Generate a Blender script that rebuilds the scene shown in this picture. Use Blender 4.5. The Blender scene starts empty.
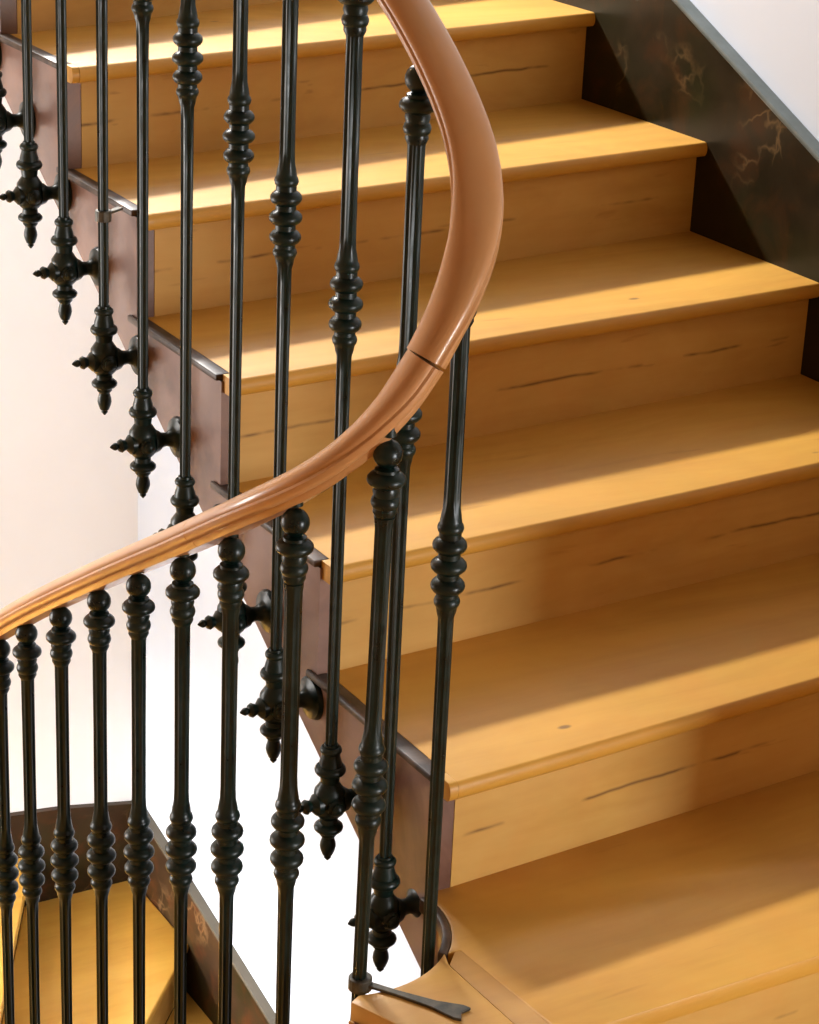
import bpy, math, random
from mathutils import Vector, Matrix
random.seed(7)
scene = bpy.context.scene
COL = scene.collection
PI = math.pi

# ------------------------------------------------------------------ helpers
def link(o, parent=None):
    COL.objects.link(o)
    if parent: o.parent = parent
    return o

def tag(o, label=None, cat=None, group=None, kind=None):
    if label: o['label'] = label
    if cat: o['category'] = cat
    if group: o['group'] = group
    if kind: o['kind'] = kind
    return o

def mesh_obj(name, verts, faces, mat, parent=None, smooth=False, bevel=0, seg=2):
    me = bpy.data.meshes.new(name)
    me.from_pydata([tuple(v) for v in verts], [], [tuple(f) for f in faces])
    me.validate(); me.update()
    import bmesh
    bm = bmesh.new(); bm.from_mesh(me)
    bmesh.ops.recalc_face_normals(bm, faces=bm.faces[:])
    if bevel:
        es = [e for e in bm.edges if len(e.link_faces) == 2 and e.calc_face_angle(0) > 0.6]
        bmesh.ops.bevel(bm, geom=es, offset=bevel, segments=seg, profile=0.5, affect='EDGES')
    bm.to_mesh(me); bm.free()
    me.materials.append(mat)
    if smooth:
        for p in me.polygons: p.use_smooth = True
        me.set_sharp_from_angle(angle=math.radians(40))
    o = bpy.data.objects.new(name, me)
    return link(o, parent)

class MB:
    def __init__(s): s.v = []; s.f = []
    def add(s, v, f):
        b = len(s.v); s.v += [tuple(p) for p in v]; s.f += [tuple(b + i for i in q) for q in f]
    def prism(s, poly, z0, z1):            # horizontal polygon, extruded in z
        n = len(poly)
        v = [(x, y, z0) for x, y in poly] + [(x, y, z1) for x, y in poly]
        f = [tuple(range(n))[::-1], tuple(range(n, 2 * n))] + [(i, (i + 1) % n, n + (i + 1) % n, n + i) for i in range(n)]
        s.add(v, f)
    def box(s, x0, x1, y0, y1, z0, z1): s.prism([(x0, y0), (x1, y0), (x1, y1), (x0, y1)], z0, z1)
    def lathe(s, prof, seg=24, M=None, flute=None):
        M = M or Matrix()
        v = []; n = len(prof)
        for j, (z, r) in enumerate(prof):
            for i in range(seg):
                a = 2 * PI * i / seg
                rr = r
                if flute and flute[j]: rr = r * (1 - flute[j] * (0.5 - 0.5 * math.cos(8 * a)))
                v.append(M @ Vector((rr * math.cos(a), rr * math.sin(a), z)))
        f = [(j * seg + i, j * seg + (i + 1) % seg, (j + 1) * seg + (i + 1) % seg, (j + 1) * seg + i) for j in range(n - 1) for i in range(seg)]
        f.append(tuple(range(seg))[::-1]); f.append(tuple((n - 1) * seg + i for i in range(seg)))
        s.add(v, f)
    def build(s, name, mat, parent=None, **k): return mesh_obj(name, s.v, s.f, mat, parent, **k)

# ------------------------------------------------------------------ materials
class NT:
    def __init__(s, name, rough=.5, spec=.5, metal=0., coat=0.):
        s.m = bpy.data.materials.new(name); s.m.use_nodes = True
        s.t = s.m.node_tree; s.b = s.t.nodes['Principled BSDF']
        s.b.inputs['Roughness'].default_value = rough
        s.b.inputs['Specular IOR Level'].default_value = spec
        s.b.inputs['Metallic'].default_value = metal
        s.b.inputs['Coat Weight'].default_value = coat
        s.tc = s.n('ShaderNodeTexCoord')
    def n(s, typ, **k):
        nd = s.t.nodes.new(typ)
        for a, b in k.items(): setattr(nd, a, b)
        return nd
    def l(s, a, b): s.t.links.new(a, b)
    def coords(s, scale, rot=(0, 0, 0)):
        mp = s.n('ShaderNodeMapping'); mp.inputs['Scale'].default_value = scale; mp.inputs['Rotation'].default_value = rot
        s.l(s.tc.outputs['Object'], mp.inputs['Vector']); return mp.outputs[0]
    def noise(s, vec, scale, detail=4, rough=.55, dist=0):
        nd = s.n('ShaderNodeTexNoise'); s.l(vec, nd.inputs['Vector'])
        nd.inputs['Scale'].default_value = scale; nd.inputs['Detail'].default_value = detail
        nd.inputs['Roughness'].default_value = rough; nd.inputs['Distortion'].default_value = dist
        return nd.outputs['Fac']
    def ramp(s, fac, stops):
        nd = s.n('ShaderNodeValToRGB'); s.l(fac, nd.inputs[0]); e = nd.color_ramp.elements
        while len(e) < len(stops): e.new(.5)
        for el, (p, c) in zip(e, stops):
            el.position = p; el.color = (*c, 1) if isinstance(c, tuple) else (c, c, c, 1)
        return nd.outputs[0]
    def mix(s, fac, a, b, blend='MIX'):
        nd = s.n('ShaderNodeMix', data_type='RGBA', blend_type=blend)
        for sock, val in ((nd.inputs[0], fac), (nd.inputs[6], a), (nd.inputs[7], b)):
            if isinstance(val, (int, float)): sock.default_value = val
            elif isinstance(val, tuple): sock.default_value = (*val, 1)
            else: s.l(val, sock)
        return nd.outputs[2]
    def bump(s, h, strength=.2, dist=.002):
        nd = s.n('ShaderNodeBump'); s.l(h, nd.inputs['Height']); nd.inputs['Strength'].default_value = strength
        nd.inputs['Distance'].default_value = dist; s.l(nd.outputs[0], s.b.inputs['Normal'])
    def color(s, c): s.l(c, s.b.inputs['Base Color'])

def wood(name, light, mid, dark, grain_rot=(0, 0, 0), scale=(1.6, 26, 26), rough=.42, knots=True, coat=0., spec=.4, seam=False):
    w = NT(name, rough=rough, spec=spec, coat=coat)
    v = w.coords(scale, grain_rot)
    g1 = w.noise(v, 1.0, 6, .6, .6)
    v2 = w.coords((scale[0] * .8, scale[1] * .16, scale[2] * .16), grain_rot)
    g2 = w.noise(v2, 1.3, 4, .6, .9)
    c = w.ramp(g1, [(.30, dark), (.48, mid), (.68, light)])
    c2 = w.ramp(g2, [(.30, dark), (.50, mid), (.66, light)])
    c = w.mix(.6, c, c2); c = w.mix(.45, c, mid)
    vm = w.coords((1, 1, 1))
    mt = w.noise(vm, 16, 3, .6)
    c = w.mix(w.ramp(mt, [(.35, .0), (.7, .30)]), c, w.mix(1., c, (1.0, .80, .62), 'MULTIPLY'))
    mt2 = w.noise(vm, 6.3, 2, .6)
    c = w.mix(w.ramp(mt2, [(.40, .0), (.68, .26)]), c, w.mix(1., c, (.80, .88, .62), 'MULTIPLY'))
    # broad worn patches
    v3 = w.coords((1.5, 3.2, 3.2)); g3 = w.noise(v3, 1.6, 3, .5)
    c = w.mix(w.ramp(g3, [(.42, .0), (.7, .35)]), c, light)
    if knots:
        v4 = w.coords((3.2, 6.5, 6.5), grain_rot)
        vo = w.n('ShaderNodeTexVoronoi'); w.l(v4, vo.inputs['Vector']); vo.inputs['Scale'].default_value = 1.0
        k = w.ramp(vo.outputs['Distance'], [(.0, .8), (.022, .7), (.040, 0.)])
        c = w.mix(k, c, (.10, .045, .015))
        v5 = w.coords((6, 46, 46), grain_rot)
        g5 = w.noise(v5, 1.0, 3, .5, .3)
        c = w.mix(w.ramp(g5, [(.68, 0.), (.76, .45)]), c, dark)
    if seam:
        sx = w.n('ShaderNodeSeparateXYZ'); w.l(w.tc.outputs['Object'], sx.inputs[0])
        wob = w.noise(w.coords((5, 5, .01)), 1.5, 3, .6)
        m0 = w.n('ShaderNodeMath', operation='MULTIPLY_ADD'); w.l(wob, m0.inputs[0]); m0.inputs[1].default_value = .012; w.l(sx.outputs[2], m0.inputs[2])
        m1 = w.n('ShaderNodeMath', operation='PINGPONG'); m2 = w.n('ShaderNodeMath', operation='SUBTRACT')
        m2.inputs[1].default_value = .078; w.l(m0.outputs[0], m2.inputs[0])
        w.l(m2.outputs[0], m1.inputs[0]); m1.inputs[1].default_value = .085
        ln = w.ramp(m1.outputs[0], [(.0, .85), (.0009, .7), (.0022, 0.)])
        mk = w.ramp(w.noise(w.coords((7, 7, 9)), 1.0, 3, .6), [(.49, .0), (.60, 1.)])
        c = w.mix(w.mix(1., ln, mk, 'MULTIPLY'), c, (.12, .05, .012))
        g6 = w.noise(w.coords((9, 60, 60)), .8, 2, .5)
        c = w.mix(w.ramp(g6, [(.71, 0.), (.78, .45)]), c, (.25, .115, .03))
    w.color(c)
    w.l(w.ramp(g2, [(.3, rough + .1), (.7, rough - .06)]), w.b.inputs['Roughness'])
    w.bump(g1, .12, .0012)
    return w

M_TREAD = wood('tread_wood', (.66, .365, .068), (.55, .288, .044), (.38, .175, .022), rough=.42).m
def riser_wood():
    w = wood('riser_wood', (.68, .43, .14), (.56, .32, .078), (.37, .18, .034), scale=(1.8, 24, 24), rough=.5, seam=True)
    return w
M_RISER = riser_wood().m
M_ENDW = wood('end_board_wood', (.68, .41, .13), (.58, .33, .085), (.40, .19, .04), grain_rot=(0, 0, 1.1), rough=.42).m
M_STRIPW = wood('dark_strip_wood', (.50, .26, .045), (.40, .20, .03), (.28, .13, .018), grain_rot=(0, 0, 1.5708), rough=.4, knots=False).m
M_RAIL = wood('handrail_wood', (.56, .30, .13), (.48, .24, .095), (.37, .165, .06), scale=(5, 5, 5), rough=.33, knots=False, coat=.25, spec=.5).m

def paint():
    w = NT('brown_gloss_paint', rough=.34, spec=.6, coat=.15)
    v = w.coords((1, 1, 1)); a = w.noise(v, 5.5, 5, .65, .5); b = w.noise(v, 3.1, 3, .5)
    c = w.ramp(a, [(.38, (.085, .032, .017)), (.64, (.22, .11, .072))])
    c = w.mix(w.ramp(b, [(.45, 0.), (.7, .5)]), c, (.30, .20, .17))
    w.color(c); w.l(w.ramp(a, [(.3, .28), (.7, .48)]), w.b.inputs['Roughness']); w.bump(a, .12, .003)
    return w.m
M_PAINT = paint()
def edgepaint():
    w = NT('worn_edge_paint', rough=.46, spec=.32)
    v = w.coords((1, 1, 1)); a = w.noise(v, 22, 4, .6, .3)
    w.color(w.ramp(a, [(.42, (.035, .02, .012)), (.66, (.10, .065, .045))])); w.bump(a, .2, .002)
    return w.m
M_EDGE = edgepaint()
def iron():
    w = NT('green_black_iron', rough=.3, spec=.36)
    v = w.coords((1, 1, 1)); a = w.noise(v, 40, 4, .6)
    w.color(w.ramp(a, [(.35, (.0006, .0055, .0045)), (.55, (.0015, .0125, .0095)), (.75, (.012, .016, .011))]))
    w.l(w.ramp(a, [(.3, .26), (.7, .46)]), w.b.inputs['Roughness']); w.bump(a, .25, .0012)
    return w.m
M_IRON = iron()
def strap():
    w = NT('worn_strap_iron', rough=.45, spec=.5, metal=.4)
    v = w.coords((1, 1, 1)); a = w.noise(v, 55, 4, .6)
    w.color(w.ramp(a, [(.35, (.03, .03, .025)), (.7, (.10, .085, .06))])); w.bump(a, .3, .001)
    return w.m
M_STRAP = strap()
def marble(name, base, mid, vein, rough=.3):
    w = NT(name, rough=rough, spec=.22)
    v = w.coords((1, 1, 1))
    a = w.noise(v, 3.4, 5, .6, .3)
    c = w.ramp(a, [(.34, base), (.66, mid)])
    dn = w.noise(v, 5.5, 3, .5)
    vo = w.n('ShaderNodeTexVoronoi', feature='DISTANCE_TO_EDGE'); vo.inputs['Scale'].default_value = 8.5
    ad = w.n('ShaderNodeVectorMath', operation='ADD'); w.l(v, ad.inputs[0])
    nn = w.n('ShaderNodeTexNoise'); w.l(v, nn.inputs['Vector']); nn.inputs['Scale'].default_value = 7; nn.inputs['Detail'].default_value = 4
    sc = w.n('ShaderNodeVectorMath', operation='SCALE'); w.l(nn.outputs['Color'], sc.inputs[0]); sc.inputs['Scale'].default_value = .35
    w.l(sc.outputs[0], ad.inputs[1]); w.l(ad.outputs[0], vo.inputs['Vector'])
    ln = w.ramp(vo.outputs['Distance'], [(.0, 1.), (.03, .5), (.07, 0.)])
    mk = w.ramp(w.noise(v, 4.6, 2, .5), [(.52, 0.), (.68, .65)])
    mul = w.mix(1., ln, mk, 'MULTIPLY')
    h1 = w.noise(v, 2.6, 3, .6, .4)
    c = w.mix(w.ramp(h1, [(.42, 0.), (.62, .55)]), c, tuple(x * k_ for x, k_ in zip(mid, (.45, 1.0, .55))))
    h2 = w.noise(v, 9, 4, .65, .5)
    c = w.mix(w.ramp(h2, [(.50, 0.), (.66, .6)]), c, tuple(x * k_ for x, k_ in zip(mid, (1.7, 1.0, .7))))
    c = w.mix(mul, c, vein)
    w.color(c); w.l(w.ramp(a, [(.3, rough - .08), (.7, rough + .12)]), w.b.inputs['Roughness'])
    w.bump(dn, .1, .002)
    return w.m
M_MARB = marble('dark_marbled_paint', (.006, .006, .003), (.030, .020, .008), (.24, .15, .065), rough=.36)
M_MARB2 = marble('brown_marbled_paint', (.016, .009, .005), (.05, .025, .012), (.2, .11, .05), rough=.4)
def ledge():
    w = NT('grey_ledge_paint', rough=.35, spec=.6)
    v = w.coords((1, 1, 1)); a = w.noise(v, 11, 4, .6)
    w.color(w.ramp(a, [(.3, (.08, .105, .105)), (.7, (.15, .185, .19))])); w.bump(a, .15, .002)
    return w.m
M_LEDGE = ledge()
def plaster(name, c0, c1, rough=.85):
    w = NT(name, rough=rough, spec=.2)
    v = w.coords((1, 1, 1)); a = w.noise(v, 2.2, 5, .6)
    w.color(w.ramp(a, [(.3, c0), (.7, c1)])); w.bump(w.noise(v, 60, 3, .6), .05, .001)
    return w.m
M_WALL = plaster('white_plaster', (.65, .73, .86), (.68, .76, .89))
M_WALLW = plaster('warm_white_plaster', (.87, .86, .85), (.90, .89, .88))
M_TAN = plaster('ochre_distemper', (.30, .17, .08), (.36, .21, .10))
M_FLOOR = wood('landing_boards', (.60, .34, .12), (.48, .25, .075), (.33, .15, .04), rough=.45).m
M_LEDGE2 = plaster('olive_ledge_paint', (.07, .06, .045), (.12, .10, .075), .5)
M_FRAME = plaster('window_frame_paint', (.7, .7, .68), (.75, .75, .73), .5)

# ------------------------------------------------------------------ stair layout
R = .17
W = 1.126
XO = -.03                      # outer face of the stringer
YL = {0: -.3134, 1: .0051, 2: .3306, 3: .6449, 4: .9477, 5: 1.2357, 6: 1.515, 7: 1.79, 8: 2.06}
YR = {0: -.3078, 1: .0822, 2: .4005, 3: .7282, 4: 1.075, 5: 1.4519, 6: 1.86, 7: 2.29, 8: 2.74}
NO = .0285
TH = .0265
CX, CY, RA = -.187, -.02, .157      # the rounded end of the open well

def lerp(a, b, t): return a + (b - a) * t
def yline(k, x): return lerp(YL[k], YR[k], x / W)

stairs = bpy.data.objects.new('staircase', None); stairs.location = (0, 0, 0); link(stairs)
tag(stairs, 'honey coloured wooden staircase with brown painted open side, climbing to the upper left', 'staircase')

def nosed_slab(x0, x1, yf0, yf1, yb0, yb1, z, th=TH, nx=2, wear=0.):
    """tread board: rounded front edge running from (x0,yf0) to (x1,yf1)"""
    mb = MB()
    prof = []
    for i in range(9):                       # half-round nose
        a = -PI / 2 + PI * i / 8
        prof.append((-math.cos(a) * th * .32, (math.sin(a) - 1) * th / 2))
    xs = [lerp(x0, x1, i / nx) for i in range(nx + 1)]
    cols = []
    for i, x in enumerate(xs):
        t = i / nx
        yf = lerp(yf0, yf1, t); yb = lerp(yb0, yb1, t)
        wob = wear * math.sin(t * 9.1 + z * 20) if wear else 0
        col = [(x, yf + th * .32 + p[0] + wob, z + p[1]) for p in prof]
        col += [(x, yb, z), (x, yb, z - th)]
        cols.append(col)
    m = len(cols[0])
    for c in cols: mb.v += c
    for i in range(nx):
        for j in range(m):
            a = i * m + j; b = i * m + (j + 1) % m
            mb.f.append((a, b, b + m, a + m))
    mb.f.append(tuple(range(m))); mb.f.append(tuple(range(nx * m, nx * m + m))[::-1])
    return mb

for k in range(1, 8):
    z = k * R
    mb = nosed_slab(-.0135, W, YL[k] - NO, YR[k] - NO, YL[k + 1] + .012, YR[k + 1] + .012, z, nx=24, wear=.0012)
    nb = nosed_slab(XO + .004, -.0138, YL[k] - NO, YL[k] - NO, YL[k] + .004, YL[k] + .004, z, nx=2)
    mb.add(nb.v, nb.f)
    tr = mb.build('tread', M_TREAD, stairs, smooth=True)
    st = MB(); st.prism([(XO - .007, YL[k] + .0045), (-.0140, YL[k] + .0045), (-.0140, YL[k + 1] - .0003), (XO - .0002, YL[k + 1] - .0003), (XO - .0002, YL[k + 1] + .022), (XO - .007, YL[k + 1] + .022)], z - .0095, z + .0012)
    so = st.build('tread_edge_strip', M_EDGE, tr, smooth=True, bevel=.0025)
    so['label'] = 'dark painted return edge of the tread'
for k in range(1, 9):
    mb = MB()
    z0, z1 = (k - 1) * R, k * R - TH + .001
    th = .018
    for a, b in ((z0 - .01, z1 - .0035),):
        mb.add([(0, YL[k], a), (W, YR[k], a), (W, YR[k] + th, a), (0, YL[k] + th, a),
                (0, YL[k], b), (W, YR[k], b), (W, YR[k] + th, b), (0, YL[k] + th, b)],
               [(3, 2, 1, 0), (4, 5, 6, 7), (0, 1, 5, 4), (1, 2, 6, 5), (2, 3, 7, 6), (3, 0, 4, 7)])
    mb.build('riser', M_RISER, stairs)

# --- the lowest tread in view with its curved end board
def arc(a0, a1, n, r=RA): return [(CX + r * math.cos(math.radians(lerp(a0, a1, i / n))), CY + r * math.sin(math.radians(lerp(a0, a1, i / n)))) for i in range(n + 1)]
J1 = (-.074, -.128)
mb = MB()
inner = arc(2, -44, 8, RA - .032)
poly = [(0.0, .005 + .012)] + [(-.012, 0.0)]
inner2 = [(x + .03 if i < 0 else x, y) for i, (x, y) in enumerate(arc(4, -46, 8, RA - .008))]
poly = [(0.0, .017), (-.0305, .017)] + inner2 + [(-.066, -.13), (-.052, -.37 + .03), (-.05, YL[0] - NO)]
n1 = 10
poly += [(lerp(-.05, W, (i + 1) / n1), lerp(YL[0], YR[0], (i + 1) / n1) - NO) for i in range(n1)]
poly += [(W, YR[1] + .012)]
mb.prism(poly, -TH, 0.0)
t0 = mb.build('tread', M_TREAD, stairs, bevel=.003, seg=2, smooth=True)
# return strip along the start of the curve
mb = MB()
outer = arc(8, -48, 12, RA - .020); inn = arc(-48, 8, 12, RA - .008)
mb.prism(outer + inn, -.020, .0012)
so = mb.build('tread_edge_strip', M_EDGE, t0, bevel=.003, smooth=True); so['label'] = 'dark painted curved edge of the lowest tread'
# scroll end board
mb = MB()
tip = [(-.243, -.168), (-.236, -.185), (-.205, -.262), (-.15, -.325), (-.098, YL[0] - NO)]
poly = arc(-46, -106, 14, RA - .012) + tip + [(-.0905, -.30), (-.0955, -.16), (-.095, -.150)]
mb.prism(poly, -TH, .0005)
eb = mb.build('end_board', M_ENDW, t0, bevel=.0025, seg=2, smooth=True); eb['label'] = 'curved end board with a concave edge'
mb = MB()
mb.prism([(-.0945, -.151), (-.0945, -.17), (-.090, -.30), (-.0975, YL[0] - NO + .001), (-.0505, YL[0] - NO + .001), (-.0525, -.34), (-.0625, -.13), (-.0735, -.1285)], -TH + .002, -.0008)
js = mb.build('joint_strip', M_STRIPW, t0); js['label'] = 'darker joint strip between tread and end board'
# riser and tread below it, then the landing
mb = MB()
pts = [(W, YR[0]), (0, YL[0]), (-.10, YL[0] + .004), (-.19, -.265), (-.225, -.20), (-.243, -.165)]
ptb = [(W, YR[0] + .018), (0.0, YL[0] + .018), (-.09, YL[0] + .022), (-.175, -.255), (-.208, -.195), (-.225, -.165)]
for a, b in ((-.18, -TH - .002),):
    n = len(pts)
    v = [(x, y, a) for x, y in pts] + [(x, y, a) for x, y in ptb] + [(x, y, b) for x, y in pts] + [(x, y, b) for x, y in ptb]
    f = []
    for i in range(n - 1):
        f += [(i, i + 1, 2 * n + i + 1, 2 * n + i), (n + i, n + i + 1, 3 * n + i + 1, 3 * n + i), (i, i + 1, n + i + 1, n + i), (2 * n + i, 2 * n + i + 1, 3 * n + i + 1, 3 * n + i)]
    f += [(0, n, 3 * n, 2 * n), (n - 1, 2 * n - 1, 4 * n - 1, 3 * n - 1)]
    mb.add(v, f)
mb.build('riser', M_RISER, stairs)
mb = MB()
poly = arc(-108, -165, 10, RA + .002) + [(-.42, -.12), (-.36, -.30), (-.2, -.5), (.1, -.62), (W, -.68), (W, YR[0] + .01), (0, YL[0] + .01), (-.16, -.27), (-.22, -.19)]
mb.prism(poly, -R - TH, -R)
mb.build('tread', M_TREAD, stairs, bevel=.005, smooth=True)
mb = MB()
v = [(-.34, -.10), (-.40, -.11), (-.34, -.28), (-.19, -.47), (.1, -.59), (W, -.65)]
vb = [(x, y + .02) for x, y in v]
for (p, q, p2, q2) in [(v[i], v[i + 1], vb[i], vb[i + 1]) for i in range(1, len(v) - 1)]:
    mb.add([(*p, -.34), (*q, -.34), (*q2, -.34), (*p2, -.34), (*p, -.2), (*q, -.2), (*q2, -.2), (*p2, -.2)],
           [(0, 1, 2, 3), (4, 5, 6, 7), (0, 1, 5, 4), (2, 3, 7, 6), (1, 2, 6, 5), (0, 3, 7, 4)])
mb.build('riser', M_RISER, stairs)

# --- stringer: straight cut string along the flight, then round the well end and down the near side
YEND = 2.05
RF = .1722
def zbot(y): return -.137 + .588 * y if y >= 0 else -.137
mb = MB()
secs = []                          # (x, y, inward normal nx, ny, ztop, zbottom)
ys = []
y = YEND
for k in range(7, 0, -1):
    hi = min(YL[k + 1], YEND) if k < 7 else YEND
    secs.append((XO, hi, 1, 0, k * R - .0097, zbot(hi)))
    if k < 7: pass
    secs.append((XO, YL[k] + .0001, 1, 0, k * R - .0097, zbot(YL[k])))
    secs.append((XO, YL[k] - .0001, 1, 0, (k - 1) * R - .0097, zbot(YL[k])))
for i in range(0, 29):
    a = -180 * i / 28
    r = RA - .007 * min(1, i / 3)
    x = CX + r * math.cos(math.radians(a)); yy = CY + r * math.sin(math.radians(a))
    zt = -.024 if a > -106 else (-.17 - .024 if a > -162 else -.34)
    if i and ((a <= -106 and -180 * (i - 1) / 28 > -106) or (a <= -162 and -180 * (i - 1) / 28 > -162)):
        secs.append((x + .0002, yy, -math.cos(math.radians(a)), -math.sin(math.radians(a)), secs[-1][4], secs[-1][5]))
    zb = lerp(-.137, -.62, (-a / 180))
    secs.append((x, yy, -math.cos(math.radians(a)) , -math.sin(math.radians(a)), zt, zb))
XI = CX - RA
yj = -.02
for j in range(0, 7):
    y1 = .0 + .285 * j
    zt = -.34 - RF * j
    secs.append((XI, y1 - .0001 + .02, 1e-9 - 1, 0, zt, -.62 - .605 * y1)) if j else None
    y2 = y1 + .285
    secs.append((XI, y2 + .0199, -1, 0, zt, -.62 - .605 * y2))
    secs.append((XI, y2 + .0201, -1, 0, zt - RF, -.62 - .605 * y2))
th = .029
for (x, y, nx, ny, zt, zb) in secs:
    # the stair side lies away from the well centre
    if x == XO: nx, ny = 1, 0
    elif abs(x - XI) < 1e-6: nx, ny = -1, 0
    else: nx, ny = -nx * -1 if False else -nx, -ny
    if x not in (XO,) and abs(x - XI) > 1e-6: nx, ny = (x - CX) / RA, (y - CY) / RA
    mb.v += [(x, y, zb), (x, y, zt), (x + nx * th, y + ny * th, zt), (x + nx * th, y + ny * th, zb)]
for i in range(len(secs) - 1):
    for j in range(4):
        a = i * 4 + j; b = i * 4 + (j + 1) % 4
        mb.f.append((a, b, b + 4, a + 4))
mb.f.append((0, 1, 2, 3)); e = (len(secs) - 1) * 4; mb.f.append((e, e + 1, e + 2, e + 3))
s = mb.build('stringer', M_PAINT, stairs)
s['label'] = 'brown painted side stringer of the stairs'

# plastered underside of the flight
mb = MB()
def sof(y): return -.13 + .588 * y
v = [(0.0, .02, sof(0.02)), (W, .12, sof(0.02)), (W, 2.7, sof(2.03)), (0.0, 2.03, sof(2.03))]
vt = [(x, y, z + .02) for x, y, z in v]
mb.add(v + vt, [(0, 1, 2, 3), (4, 5, 6, 7), (0, 1, 5, 4), (1, 2, 6, 5), (2, 3, 7, 6), (3, 0, 4, 7)])
mb.build('soffit', M_WALL, stairs)

# foreground flight running down the near side of the well (below the picture edge)
for j in range(1, 8):
    z = -.34 - RF * j
    y0 = .02 + .285 * (j - 1)
    mb = MB(); mb.prism([(-1.5, y0 - .0), (XI - .001, y0), (XI - .001, y0 + .31), (-1.5, y0 + .31)], z - TH, z)
    mb.build('tread', M_TREAD, stairs, bevel=.005, smooth=True)
    mb = MB(); mb.box(-1.5, XI - .001, y0 - .018, y0, z, z + RF - TH)
    mb.build('riser', M_RISER, stairs)

# --- lower winding steps seen through the well
low = bpy.data.objects.new('lower_staircase', None); low.location = (0.5, 3.0, -2.3); link(low)
tag(low, 'winding wooden steps far below in the corner behind the foreground balusters', 'staircase')
PV = (-.187, 1.98)
YB = 3.653
def lowmesh(name, mb, mat, **k):
    mb.v = [(min(x, W - .0005) - .5, min(y, YB - .003) - 3.0, z + 2.3) for x, y, z in mb.v]
    return mb.build(name, mat, low, **k)
# nosing lines from the well to the walls
N8 = [(-.34, 2.02), (-1.5, 2.9)]
N9 = [(-.26, 2.12), (-.45, YB)]
NC = [(-.07, 2.00), (.77, YB)]
NA = [(-.01, 1.96), (W, 3.24)]
NB = [(.0, 1.80), (W, 2.72)]
ND = [(.0, 1.55), (W, 2.25)]
NE = [(.0, 1.28), (W, 1.85)]
ZA = -2.234
def steppoly(front, back, extra=()):
    return [front[0], front[1]] + list(extra) + [back[1], back[0]]
steps = [
    ('8', steppoly(N9, N8, [(-1.5, YB)]), ZA + 3 * RF),
    ('9', steppoly(NC, N9), ZA + 1 * RF + RF),
    ('C', None, 0)]
def tread_low(front, back, extra, z):
    f0, f1 = Vector(front[0]), Vector(front[1])
    d = (f1 - f0).normalized(); nrm = Vector((d.y, -d.x)) * .028     # nose overhang towards the lower step
    poly = [tuple(f0 + nrm), tuple(f1 + nrm)] + list(extra) + [back[1], back[0]]
    if f1.x > W - .01: poly[1] = (W, f1.y - .03)
    if abs(f1.y - YB) < .01: poly[1] = (f1.x + .03, YB)
    mb = MB(); mb.prism(poly, z - TH, z)
    lowmesh('tread', mb, M_TREAD, bevel=.006, seg=3, smooth=True)
    mb = MB()
    b = [f0, f1, f1 - nrm * .6, f0 - nrm * .6]
    mb.prism([tuple(p) for p in b], z - RF, z - TH)
    lowmesh('riser', mb, M_RISER)
tread_low(N9, N8, [(-1.5, YB)], ZA + 2 * RF)
tread_low(NC, N9, [], ZA + RF)
tread_low(NA, NC, [(W, YB)], ZA)
tread_low(NB, NA, [], ZA - RF)
tread_low(ND, NB, [], ZA - 2 * RF)
tread_low(NE, ND, [], ZA - 3 * RF)
# lower stringer round the well
mb = MB()
for (p, q, z) in (((-.26, 2.12), (-.07, 2.02), ZA + RF), ((-.07, 2.02), (-.01, 1.96), ZA), ((-.01, 1.96), (0, 1.8), ZA - RF), ((0, 1.8), (0, 1.55), ZA - 2 * RF), ((0, 1.55), (0, 1.28), ZA - 3 * RF)):
    mb.add([(*p, z - .45), (*q, z - .45), (q[0] - .03, q[1] - .02, z - .45), (p[0] - .03, p[1] - .02, z - .45),
            (*p, z), (*q, z), (q[0] - .03, q[1] - .02, z), (p[0] - .03, p[1] - .02, z)],
           [(0, 1, 2, 3), (4, 5, 6, 7), (0, 1, 5, 4), (1, 2, 6, 5), (2, 3, 7, 6), (3, 0, 4, 7)])
lowmesh('stringer', mb, M_PAINT)

# ------------------------------------------------------------------ room shell
SK = .028
def struct(name, mb, mat, **k):
    o = mb.build(name, mat, None, **k); o['kind'] = 'structure'; return o
ZT, ZB = 4.2, -3.6
mb = MB(); mb.box(W + SK, W + SK + .2, -2.65, YB + .2, ZB, ZT); struct('wall_right', mb, M_WALL)
# back wall with an upper window opening
WX0, WX1, WZ0, WZ1 = -.45, .95, 2.5, 3.4
mb = MB()
y0, y1 = YB + .0, YB + .2
for (a, b, c, d_) in ((-1.7, W + SK, ZB, WZ0), (-1.7, W + SK, WZ1, ZT), (-1.7, WX0, WZ0, WZ1), (WX1, W + SK, WZ0, WZ1)):
    mb.box(a, b, y0, y1, c, d_)
struct('wall_back', mb, M_WALLW)
# left wall with two added openings for the fill lamps of the well
LY0, LY1, LZ0, LZ1 = 1.5, 2.9, -.55, .75
MY0, MY1, MZ0, MZ1 = 2.3, 3.2, -1.6, -.75
mb = MB()
for (a, b, c, d_) in ((-2.65, MY0, ZB, LZ0), (MY1, YB, ZB, LZ0), (MY0, MY1, ZB, MZ0), (MY0, MY1, MZ1, LZ0), (-2.65, YB, LZ1, ZT), (-2.65, LY0, LZ0, LZ1), (LY1, YB, LZ0, LZ1)):
    mb.box(-1.9, -1.7, a, b, c, d_)
struct('wall_left', mb, M_TAN)
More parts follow.
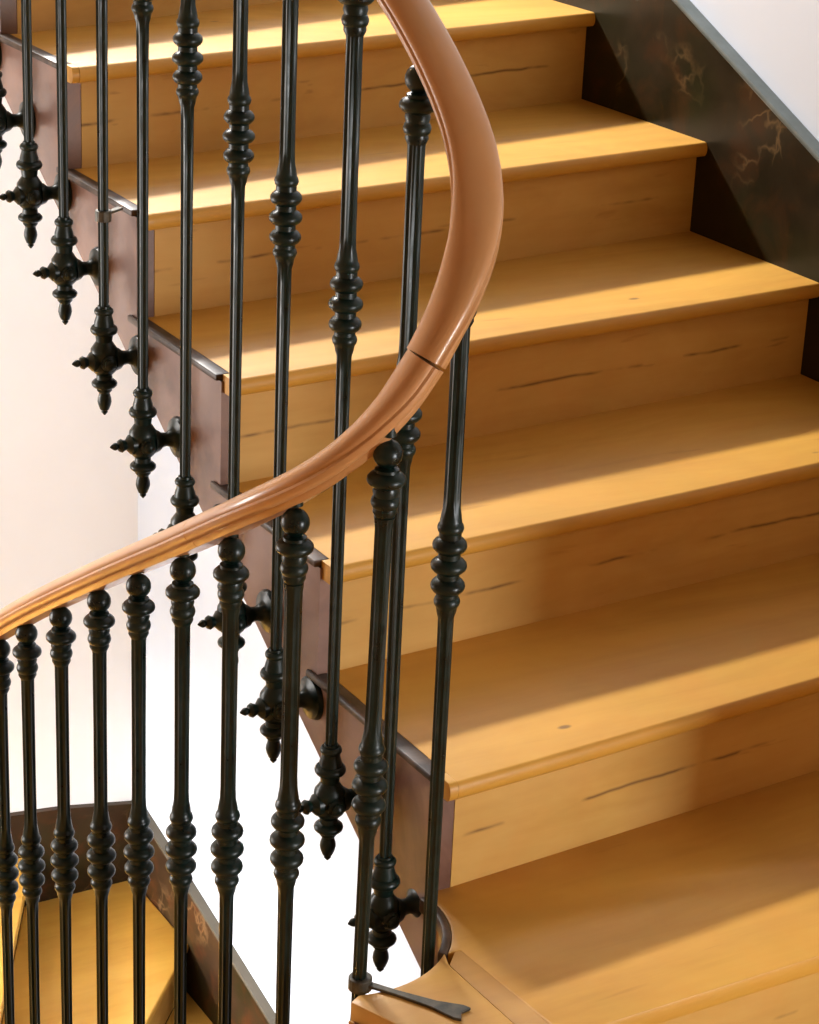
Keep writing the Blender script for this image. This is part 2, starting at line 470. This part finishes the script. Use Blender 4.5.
# near wall with a window behind the photographer
FX0, FX1, FZ0, FZ1 = .82, 1.14, -.1, .95
mb = MB()
for (a, b, c, d_) in ((-1.9, W + .2, ZB, FZ0), (-1.9, W + .2, FZ1, ZT), (-1.9, FX0, FZ0, FZ1), (FX1, W + .2, FZ0, FZ1)):
    mb.box(a, b, -2.65, -2.45, c, d_)
struct('wall_near', mb, M_TAN)
mb = MB(); mb.box(.605, W + SK + .2, -.95, -.75, -.34, ZT); struct('shade_pier', mb, M_TAN)  # unseen pier, added to shade the right part of the risers
mb = MB()
mb.prism([(-1.7, -2.45), (W + SK, -2.45), (W + SK, -.63), (.1, -.58), (-.19, -.46), (-.33, -.28), (-.38, -.10), (-.345, .0), (-1.7, .0)], -.46, -.34)
struct('floor_landing', mb, M_FLOOR)
mb = MB(); mb.box(-1.9, W + .2, -2.65, YB + .2, ZB - .1, ZB); struct('floor', mb, M_FLOOR)

def window(name, cx, cy, cz, w, h, axis, n=2):
    mb = MB(); t = .05; dp = .06
    def bx(u0, u1, v0, v1):
        if axis == 'y': mb.box(cx + u0, cx + u1, cy - dp / 2, cy + dp / 2, cz + v0, cz + v1)
        else: mb.box(cx - dp / 2, cx + dp / 2, cy + u0, cy + u1, cz + v0, cz + v1)
    bx(-w / 2, w / 2, -h / 2, -h / 2 + t); bx(-w / 2, w / 2, h / 2 - t, h / 2)
    bx(-w / 2, -w / 2 + t, -h / 2, h / 2); bx(w / 2 - t, w / 2, -h / 2, h / 2)
    return struct(name, mb, M_FRAME, bevel=.004)
window('window_1', (WX0 + WX1) / 2, YB + .1, (WZ0 + WZ1) / 2, WX1 - WX0, WZ1 - WZ0, 'y')
window('added_window_2', -1.8, (LY0 + LY1) / 2, (LZ0 + LZ1) / 2, LY1 - LY0, LZ1 - LZ0, 'x')  # added frame around the fill lamp for the well walls
window('added_window_4', -1.8, (MY0 + MY1) / 2, (MZ0 + MZ1) / 2, MY1 - MY0, MZ1 - MZ0, 'x')  # added frame around the fill lamp for the lower steps
window('window_3', (FX0 + FX1) / 2, -2.55, (FZ0 + FZ1) / 2, FX1 - FX0, FZ1 - FZ0, 'y')

# marbled skirting beside the flight: face at x=W, follows the pitch
def skirt_top(y): return .911 + (y - 1.19) * .448 if y > .2 else .911 + (.2 - 1.19) * .448 + (y - .2) * .5
def ribbon_x(x0, x1, pts, name, mat, bevel=0):
    """pts: list of (y, zbottom, ztop)"""
    mb = MB()
    for (y, a, b) in pts: mb.v += [(x0, y, a), (x0, y, b), (x1, y, b), (x1, y, a)]
    for i in range(len(pts) - 1):
        for j in range(4):
            a = i * 4 + j; b = i * 4 + (j + 1) % 4
            mb.f.append((a, b, b + 4, a + 4))
    mb.f.append((0, 1, 2, 3)); e = (len(pts) - 1) * 4; mb.f.append((e, e + 1, e + 2, e + 3))
    return struct(name, mb, mat, bevel=bevel)
ribbon_x(W, W + SK - .0005, [(y, skirt_top(y) - .75, skirt_top(y)) for y in (-.45, .2, .75, 1.2, 2.0, 2.9)], 'baseboard_right', M_MARB)
ribbon_x(W - .002, W + SK - .0005, [(y, skirt_top(y), skirt_top(y) + .011) for y in (-.45, .2, .75, 1.2, 2.0, 2.9)], 'trim_1', M_LEDGE, bevel=.003)
# skirting below: on the back wall and down the right wall
mb = MB()
xs = [(-1.7, ZA + .75), (.69, -1.905), (.9, -1.925), (1.126, -1.962)]
for (x, zt) in xs: mb.v += [(x, YB - .022, ZA - .5), (x, YB - .022, zt), (x, YB, zt), (x, YB, ZA - .5)]
for i in range(len(xs) - 1):
    for j in range(4):
        a = i * 4 + j; b = i * 4 + (j + 1) % 4; mb.f.append((a, b, b + 4, a + 4))
mb.f.append((0, 1, 2, 3)); mb.f.append((12, 13, 14, 15))
struct('baseboard_back', mb, M_MARB2)
ribbon_x(W - .003, W + SK, [(YB - .03, -1.966, -1.955), (3.2, -2.06, -2.049), (2.67, -2.187, -2.176), (2.2, -2.38, -2.369)], 'trim_2', M_LEDGE2, bevel=.002)
ribbon_x(W, W + SK, [(YB, ZA - .6, -1.962), (3.2, ZA - .8, -2.06), (2.67, ZA - 1.0, -2.187), (2.2, -3.4, -2.38), (1.0, -3.59, -3.0)], 'baseboard_lower', M_MARB2)

# ------------------------------------------------------------------ railing
rail = bpy.data.objects.new('stair_railing', None); rail.location = (0, 0, 0); link(rail)
tag(rail, 'curved varnished wooden handrail on dark green cast iron balusters around the stairwell', 'railing')
B = {-1: (-.09, 1.545, 1.508), 0: (-.09, 1.392, 1.423), 1: (-.09, 1.2373, 1.336), 2: (-.09, 1.0923, 1.2473), 3: (-.09, .9346, 1.1464), 4: (-.09, .7882, 1.0603),
     5: (-.09, .6381, .9721), 6: (-.09, .4784, .899), 7: (-.09, .3406, .8236), 8: (-.09, .176, .7548), 9: (-.08, .0405, .6546),
     10: (-.096, -.102, .5165), 11: (-.2122, -.14, .273), 12: (-.272, -.0509, .1694), 13: (-.281, .0934, .084), 14: (-.281, .2311, .0118),
     15: (-.281, .3692, -.0649), 16: (-.281, .5041, -.1414), 17: (-.281, .6472, -.2254), 18: (-.281, .7868, -.3092), 19: (-.281, .9056, -.3864)}
RH = .4375
RAIL_PTS = [(-0.0900, 1.7000, 2.0315), (-0.0900, 1.6612, 2.0099), (-0.0900, 1.6224, 1.9884), (-0.0900, 1.5838, 1.9669), (-0.0900, 1.5452, 1.9456), (-0.0900, 1.5067, 1.9242), (-0.0900, 1.4682, 1.9029), (-0.0900, 1.4297, 1.8817), (-0.0900, 1.3912, 1.8603), (-0.0900, 1.3527, 1.8390), (-0.0900, 1.3145, 1.8175), (-0.0900, 1.2765, 1.7960), (-0.0900, 1.2390, 1.7742), (-0.0900, 1.2018, 1.7522), (-0.0900, 1.1648, 1.7298), (-0.0900, 1.1276, 1.7068), (-0.0900, 1.0900, 1.6831), (-0.0900, 1.0519, 1.6589), (-0.0900, 1.0133, 1.6344), (-0.0900, 0.9748, 1.6099), (-0.0900, 0.9365, 1.5860), (-0.0900, 0.8988, 1.5627), (-0.0900, 0.8616, 1.5400), (-0.0900, 0.8247, 1.5179), (-0.0900, 0.7878, 1.4960), (-0.0900, 0.7507, 1.4743), (-0.0900, 0.7131, 1.4528), (-0.0900, 0.6749, 1.4317), (-0.0899, 0.6362, 1.4111), (-0.0898, 0.5971, 1.3913), (-0.0897, 0.5581, 1.3719), (-0.0897, 0.5196, 1.3531), (-0.0898, 0.4821, 1.3345), (-0.0900, 0.4456, 1.3162), (-0.0904, 0.4096, 1.2982), (-0.0909, 0.3736, 1.2807), (-0.0914, 0.3368, 1.2637), (-0.0918, 0.2989, 1.2470), (-0.0916, 0.2598, 1.2301), (-0.0905, 0.2199, 1.2120), (-0.0882, 0.1796, 1.1919), (-0.0847, 0.1393, 1.1689), (-0.0804, 0.0989, 1.1425), (-0.0758, 0.0586, 1.1122), (-0.0717, 0.0186, 1.0783), (-0.0692, -0.0203, 1.0413), (-0.0698, -0.0567, 1.0020), (-0.0764, -0.0879, 0.9607), (-0.0908, -0.1118, 0.9175), (-0.1118, -0.1281, 0.8728), (-0.1369, -0.1370, 0.8276), (-0.1636, -0.1387, 0.7834), (-0.1899, -0.1329, 0.7419), (-0.2148, -0.1197, 0.7046), (-0.2368, -0.0995, 0.6717), (-0.2552, -0.0735, 0.6431), (-0.2692, -0.0430, 0.6176), (-0.2786, -0.0096, 0.5942), (-0.2838, 0.0254, 0.5720), (-0.2859, 0.0608, 0.5503), (-0.2858, 0.0962, 0.5294), (-0.2848, 0.1312, 0.5092), (-0.2835, 0.1657, 0.4894), (-0.2822, 0.1998, 0.4700), (-0.2813, 0.2337, 0.4508), (-0.2808, 0.2675, 0.4317), (-0.2806, 0.3014, 0.4127), (-0.2807, 0.3352, 0.3936), (-0.2808, 0.3688, 0.3744), (-0.2810, 0.4025, 0.3551), (-0.2811, 0.4363, 0.3356), (-0.2811, 0.4704, 0.3158), (-0.2811, 0.5049, 0.2956), (-0.2811, 0.5400, 0.2751), (-0.2810, 0.5756, 0.2541), (-0.2810, 0.6116, 0.2330), (-0.2809, 0.6475, 0.2117), (-0.2809, 0.6832, 0.1905), (-0.2808, 0.7181, 0.1694), (-0.2808, 0.7521, 0.1488), (-0.2809, 0.7848, 0.1285), (-0.2809, 0.8162, 0.1088), (-0.2809, 0.8467, 0.0893), (-0.2810, 0.8767, 0.0700), (-0.2810, 0.9068, 0.0507), (-0.2810, 0.9374, 0.0312), (-0.2811, 0.9691, 0.0113), (-0.2811, 1.0020, -0.0090), (-0.2811, 1.0363, -0.0298), (-0.2811, 1.0723, -0.0511), (-0.2811, 1.1098, -0.0730), (-0.2810, 1.1490, -0.0954), (-0.2810, 1.1898, -0.1184)]
path = [(-2 + i / 4, Vector(p)) for i, p in enumerate(RAIL_PTS)]
half = [(.0, -.021), (.015, -.021), (.0185, -.0165), (.0195, -.0125), (.0255, -.0105), (.0285, -.0065), (.029, -.001), (.0270, .0022), (.0278, .0055), (.0265, .0105), (.0225, .0155), (.0160, .0195), (.008, .0218), (.0, .0225)]
half = [(a, b * .90) for a, b in half]
sec = half + [(-a, b) for a, b in half[-2:0:-1]]
def rail_seg(pts, parent):
    mb = MB(); n = len(sec); m = len(pts)
    for i, p in enumerate(pts):
        t = (pts[min(i + 1, m - 1)] - pts[max(i - 1, 0)]).normalized()
        side = t.cross(Vector((0, 0, 1))).normalized(); up = side.cross(t).normalized()
        for a, b in sec: mb.v.append(tuple(p + side * a + up * b))
    for i in range(m - 1):
        for j in range(n): mb.f.append((i * n + j, i * n + (j + 1) % n, (i + 1) * n + (j + 1) % n, (i + 1) * n + j))
    mb.f.append(tuple(range(n))); mb.f.append(tuple((m - 1) * n + j for j in range(n)))
    return mb.build('handrail_section', M_RAIL, parent, smooth=True)
def at(t):
    for i in range(len(path) - 1):
        if path[i][0] <= t <= path[i + 1][0]:
            u = (t - path[i][0]) / (path[i + 1][0] - path[i][0]); return path[i][1].lerp(path[i + 1][1], u)
cuts = [-1.9, 10.74, 13.46, 20.9]
for a, b in zip(cuts[:-1], cuts[1:]):
    e0 = .0035 if a > -1 else 0; e1 = .0035 if b < 20 else 0
    raw = [at(a + e0)] + [p for t, p in path if a + .04 < t < b - .04] + [at(b - e1)]
    pts = []
    for i in range(len(raw) - 1):          # subdivide smoothly
        p0 = raw[max(i - 1, 0)]; p1 = raw[i]; p2 = raw[i + 1]; p3 = raw[min(i + 2, len(raw) - 1)]
        for q in range(3):
            u = q / 3
            pts.append(.5 * ((2 * p1) + (p2 - p0) * u + (2 * p0 - 5 * p1 + 4 * p2 - p3) * u * u + (3 * p1 - p0 - 3 * p2 + p3) * u ** 3))
    pts.append(raw[-1])
    rail_seg(pts, rail)

# baluster profile, z measured from the middle knot
def rod_prof():
    pr = []
    L = [(.338, .0108), (.30, .0104), (.20, .0102), (.10, .0100), (.07, .0098)]
    return L
def FT(z): return -.614 + (z + .6455) * .927
def make_baluster(parent):
    mb = MB()
    prof = [(-.608, .0082, .2), (-.40, .0086, .2), (-.16, .0092, .2), (-.085, .0095, .2), (-.068, .0098, .1), (-.060, .0118, 0),
            (.060, .0122, 0), (.070, .0108, .1), (.085, .0102, .2), (.20, .0102, .2), (.322, .0106, .2), (.335, .0120, 0)]
    mb.lathe([(z, r) for z, r, f in prof], 32, flute=[f for z, r, f in prof])
    b = mb.build('baluster', M_IRON, parent, smooth=True)
    # middle knot: beads and lobes
    mb = MB(); pr = [(-.062, .0112), (-.056, .0124)]
    def bead(z, r, h, neck): return [(z - h, neck), (z - h * .72, neck + (r - neck) * .55), (z - h * .35, r * .97), (z, r), (z + h * .35, r * .97), (z + h * .72, neck + (r - neck) * .55), (z + h, neck)]
    for z, r, h in ((-.047, .0158, .006), (-.027, .0205, .0095), (-.0015, .0215, .0095), (.024, .0205, .0095), (.046, .0158, .006)): pr += bead(z, r, h, .0132)
    pr += [(.056, .0128), (.064, .0112)]
    mb.lathe(pr, 24); mb.build('knot', M_IRON, b, smooth=True)
    # capital with a ball under the handrail
    mb = MB()
    pr = [(.325, .0108), (.331, .0138)] + bead(.343, .0165, .007, .0135) + [(.356, .0150)] + bead(.3695, .0222, .009, .0140) + [(.382, .0138)]
    pr = [(z, r) for z, r in pr]
    for i in range(9):
        a = math.radians(-62 + i * 19); pr.append((.3995 + .0168 * math.sin(a), .0168 * math.cos(a)))
    pr += [(.4205, .0085), (.432, .0085)]
    mb.lathe(pr, 24); mb.build('capital', M_IRON, b, smooth=True)
    # pendant foot
    mb = MB()
    pr = [(-.636, .0095)] + bead(-.6455, .0150, .006, .0115) + [(-.655, .0125), (-.664, .0150)] + bead(-.677, .0213, .0075, .0165) + [(-.688, .0135), (-.697, .0125), (-.701, .0150), (-.710, .0205), (-.716, .0212), (-.724, .0198), (-.736, .0205), (-.742, .0212), (-.748, .0180), (-.755, .0120), (-.760, .0125)]
    pr += bead(-.7705, .0200, .008, .0125) + [(-.782, .0120), (-.787, .0085), (-.790, .0088), (-.796, .0104), (-.802, .0110), (-.808, .0098), (-.816, .0070), (-.8175, .0045), (-.821, .0050), (-.826, .0012)]
    pr = [(FT(z), r) for z, r in pr]
    mb.lathe(pr[::-1], 24)
    mb.build('pendant_finial', M_IRON, b, smooth=True)
    # side finial pointing into the well (local -x) and small bosses
    mb = MB(); z = FT(-.730)
    Mx = Matrix.Translation((0, 0, z)) @ Matrix.Rotation(-PI / 2, 4, 'Y')
    pr = [(.012, .0155), (.021, .0150), (.025, .0105), (.028, .0075), (.031, .0085), (.035, .0105), (.039, .0085), (.041, .0042), (.043, .0055), (.046, .0058), (.049, .0042), (.053, .001)]
    mb.lathe(pr, 16, Mx)
    for a in (PI / 2, -PI / 2):
        Mb = Matrix.Translation((0, 0, z)) @ Matrix.Rotation(a, 4, 'X')
        mb.lathe([(.010, .0135), (.021, .0125), (.024, .0090), (.027, .0095), (.030, .0070), (.032, .001)], 14, Mb)
    mb.build('side_finial', M_IRON, b, smooth=True)
    # bracket arm (local +x) ending in a round plate on the stringer
    mb = MB()
    Mx = Matrix.Translation((0, 0, z)) @ Matrix.Rotation(PI / 2, 4, 'Y')
    pr = [(.015, .019), (.024, .0165), (.030, .0115), (.038, .0105), (.046, .0135), (.0505, .020), (.053, .030), (.0585, .0325), (.0605, .0325)]
    mb.lathe(pr, 24, Mx)
    mb.build('bracket', M_IRON, b, smooth=True)
    return b
proto = make_baluster(rail)
order = sorted(B)
for n_, i in enumerate(order):
    if n_ == 0: b = proto
    else:
        b = proto.copy(); link(b, rail)
        for ch in list(proto.children):
            c = ch.copy(); link(c, b)
    x, y, z = B[i]
    b.location = (x, y, z)
    # keep the top in touch with the curved rail
    if i <= 9 and i != 9: ang = 0
    elif i >= 13: ang = PI
    else: ang = math.atan2(y - CY, x - CX)
    if i == 9: ang = 0.05
    if i == 10: ang = -.35
    b.rotation_euler = (0, 0, ang)
    near = min((p for t, p in path), key=lambda p: (p.x - x) ** 2 + (p.y - y) ** 2)
    dz = max(-.05, min(.0, near.z - RH - z))
    if i in (11, 12): dz = .010
    if i == 13: dz = .007
    if i in (10, 11, 12, 13):
        for ch in b.children:
            if ch.name.startswith('capital'): ch.location.z = dz
    if i == 11: b.rotation_euler = (Matrix.Rotation(.014, 3, Vector((0, 1, 0))) @ Matrix.Rotation(ang, 3, 'Z')).to_euler()

# iron straps that tie two rods to the treads
def strap_obj(rod, end, z, w0, w1, ringr, parent):
    mb = MB()
    rx, ry = rod; d = Vector((end[0] - rx, end[1] - ry)); L = d.length; d.normalize(); n = Vector((-d.y, d.x))
    th = .004
    prof = [(ringr - .004, w0), (L * .35, w0 * .9), (L * .7, w0 * 1.5), (L * .93, w1), (L, w1 * .9)]
    top = []; bot = []
    for s_, w in prof:
        c = Vector((rx, ry)) + d * s_; top.append(tuple(c + n * w / 2)); bot.append(tuple(c - n * w / 2))
    c = Vector((rx, ry)) + d * (L * .955)
    poly = top + [tuple(c)] + bot[::-1]
    mb.prism(poly, z, z + th)
    mb.lathe([(z - .006, ringr), (z - .007, ringr + .002), (z + .009, ringr + .002), (z + .010, ringr)], 20, Matrix.Translation((rx, ry, 0)))
    o = mb.build('strap', M_STRAP, parent, smooth=False, bevel=.0008)
    return o
o = strap_obj((-.2145, -.140), (-.135, -.256), .0012, .010, .030, .0125, rail); o['label'] = 'flat iron strap with a forked end'
o = strap_obj((-.09, .9346), (-.048, .966), .6805, .007, .010, .0105, rail); o['label'] = 'small iron strap'

# ------------------------------------------------------------------ light
world = bpy.data.worlds.new('World'); scene.world = world; world.use_nodes = True
bg = world.node_tree.nodes['Background']; bg.inputs[0].default_value = (1, .90, .74, 1); bg.inputs[1].default_value = .10

def area(name, loc, target, sx, sy, power, col, spread=PI):
    l = bpy.data.lights.new(name, 'AREA'); l.spread = spread; l.shape = 'RECTANGLE'; l.size = sx; l.size_y = sy; l.energy = power; l.color = col
    o = bpy.data.objects.new(name, l); link(o); o.location = loc
    dv = Vector(target) - Vector(loc); o.rotation_euler = dv.to_track_quat('-Z', 'Y').to_euler()
    return o
area('daylight_window_1', (.25, YB + .12, 2.97), (.5, .6, .4), 1.2, .18, 390, (1, .97, .92))
area('added_fill_2', (-1.82, 2.2, .10), (1.0, 2.4, -1.3), 1.2, 1.1, 78, (1, .965, .93))  # fill lamp added to brighten the walls under the flight
area('added_fill_4', (-1.82, 2.75, -1.15), (.75, 2.9, -2.9), .7, .7, 50, (1, .97, .9), math.radians(62))  # extra lamp, added to brighten the lower winding steps
area('daylight_window_3', (1.0, -2.47, .42), (.2, .3, .2), .22, .7, 44, (.97, .99, 1))

# ------------------------------------------------------------------ camera
yaw, pitch, roll = .5405, .377, .0456
cam = bpy.data.cameras.new('Camera'); co = bpy.data.objects.new('Camera', cam); link(co); scene.camera = co
fw = Vector((math.sin(yaw) * math.cos(pitch), math.cos(yaw) * math.cos(pitch), -math.sin(pitch)))
rt = Vector((math.cos(yaw), -math.sin(yaw), 0)); up = rt.cross(fw)
r2 = rt * math.cos(roll) + up * math.sin(roll); u2 = -rt * math.sin(roll) + up * math.cos(roll)
co.matrix_world = Matrix(((r2.x, u2.x, -fw.x, -1.3896), (r2.y, u2.y, -fw.y, -2.1635), (r2.z, u2.z, -fw.z, 1.5426), (0, 0, 0, 1)))
cam.sensor_fit = 'VERTICAL'; cam.sensor_height = 24; cam.lens = 24 * 2269.8 / 1024
cam.clip_start = .05

vs = scene.view_settings
vs.view_transform = 'Standard'; vs.look = 'None'; vs.gamma = 1; vs.use_curve_mapping = False; vs.exposure = 0.0
scene.cycles.max_bounces = 8
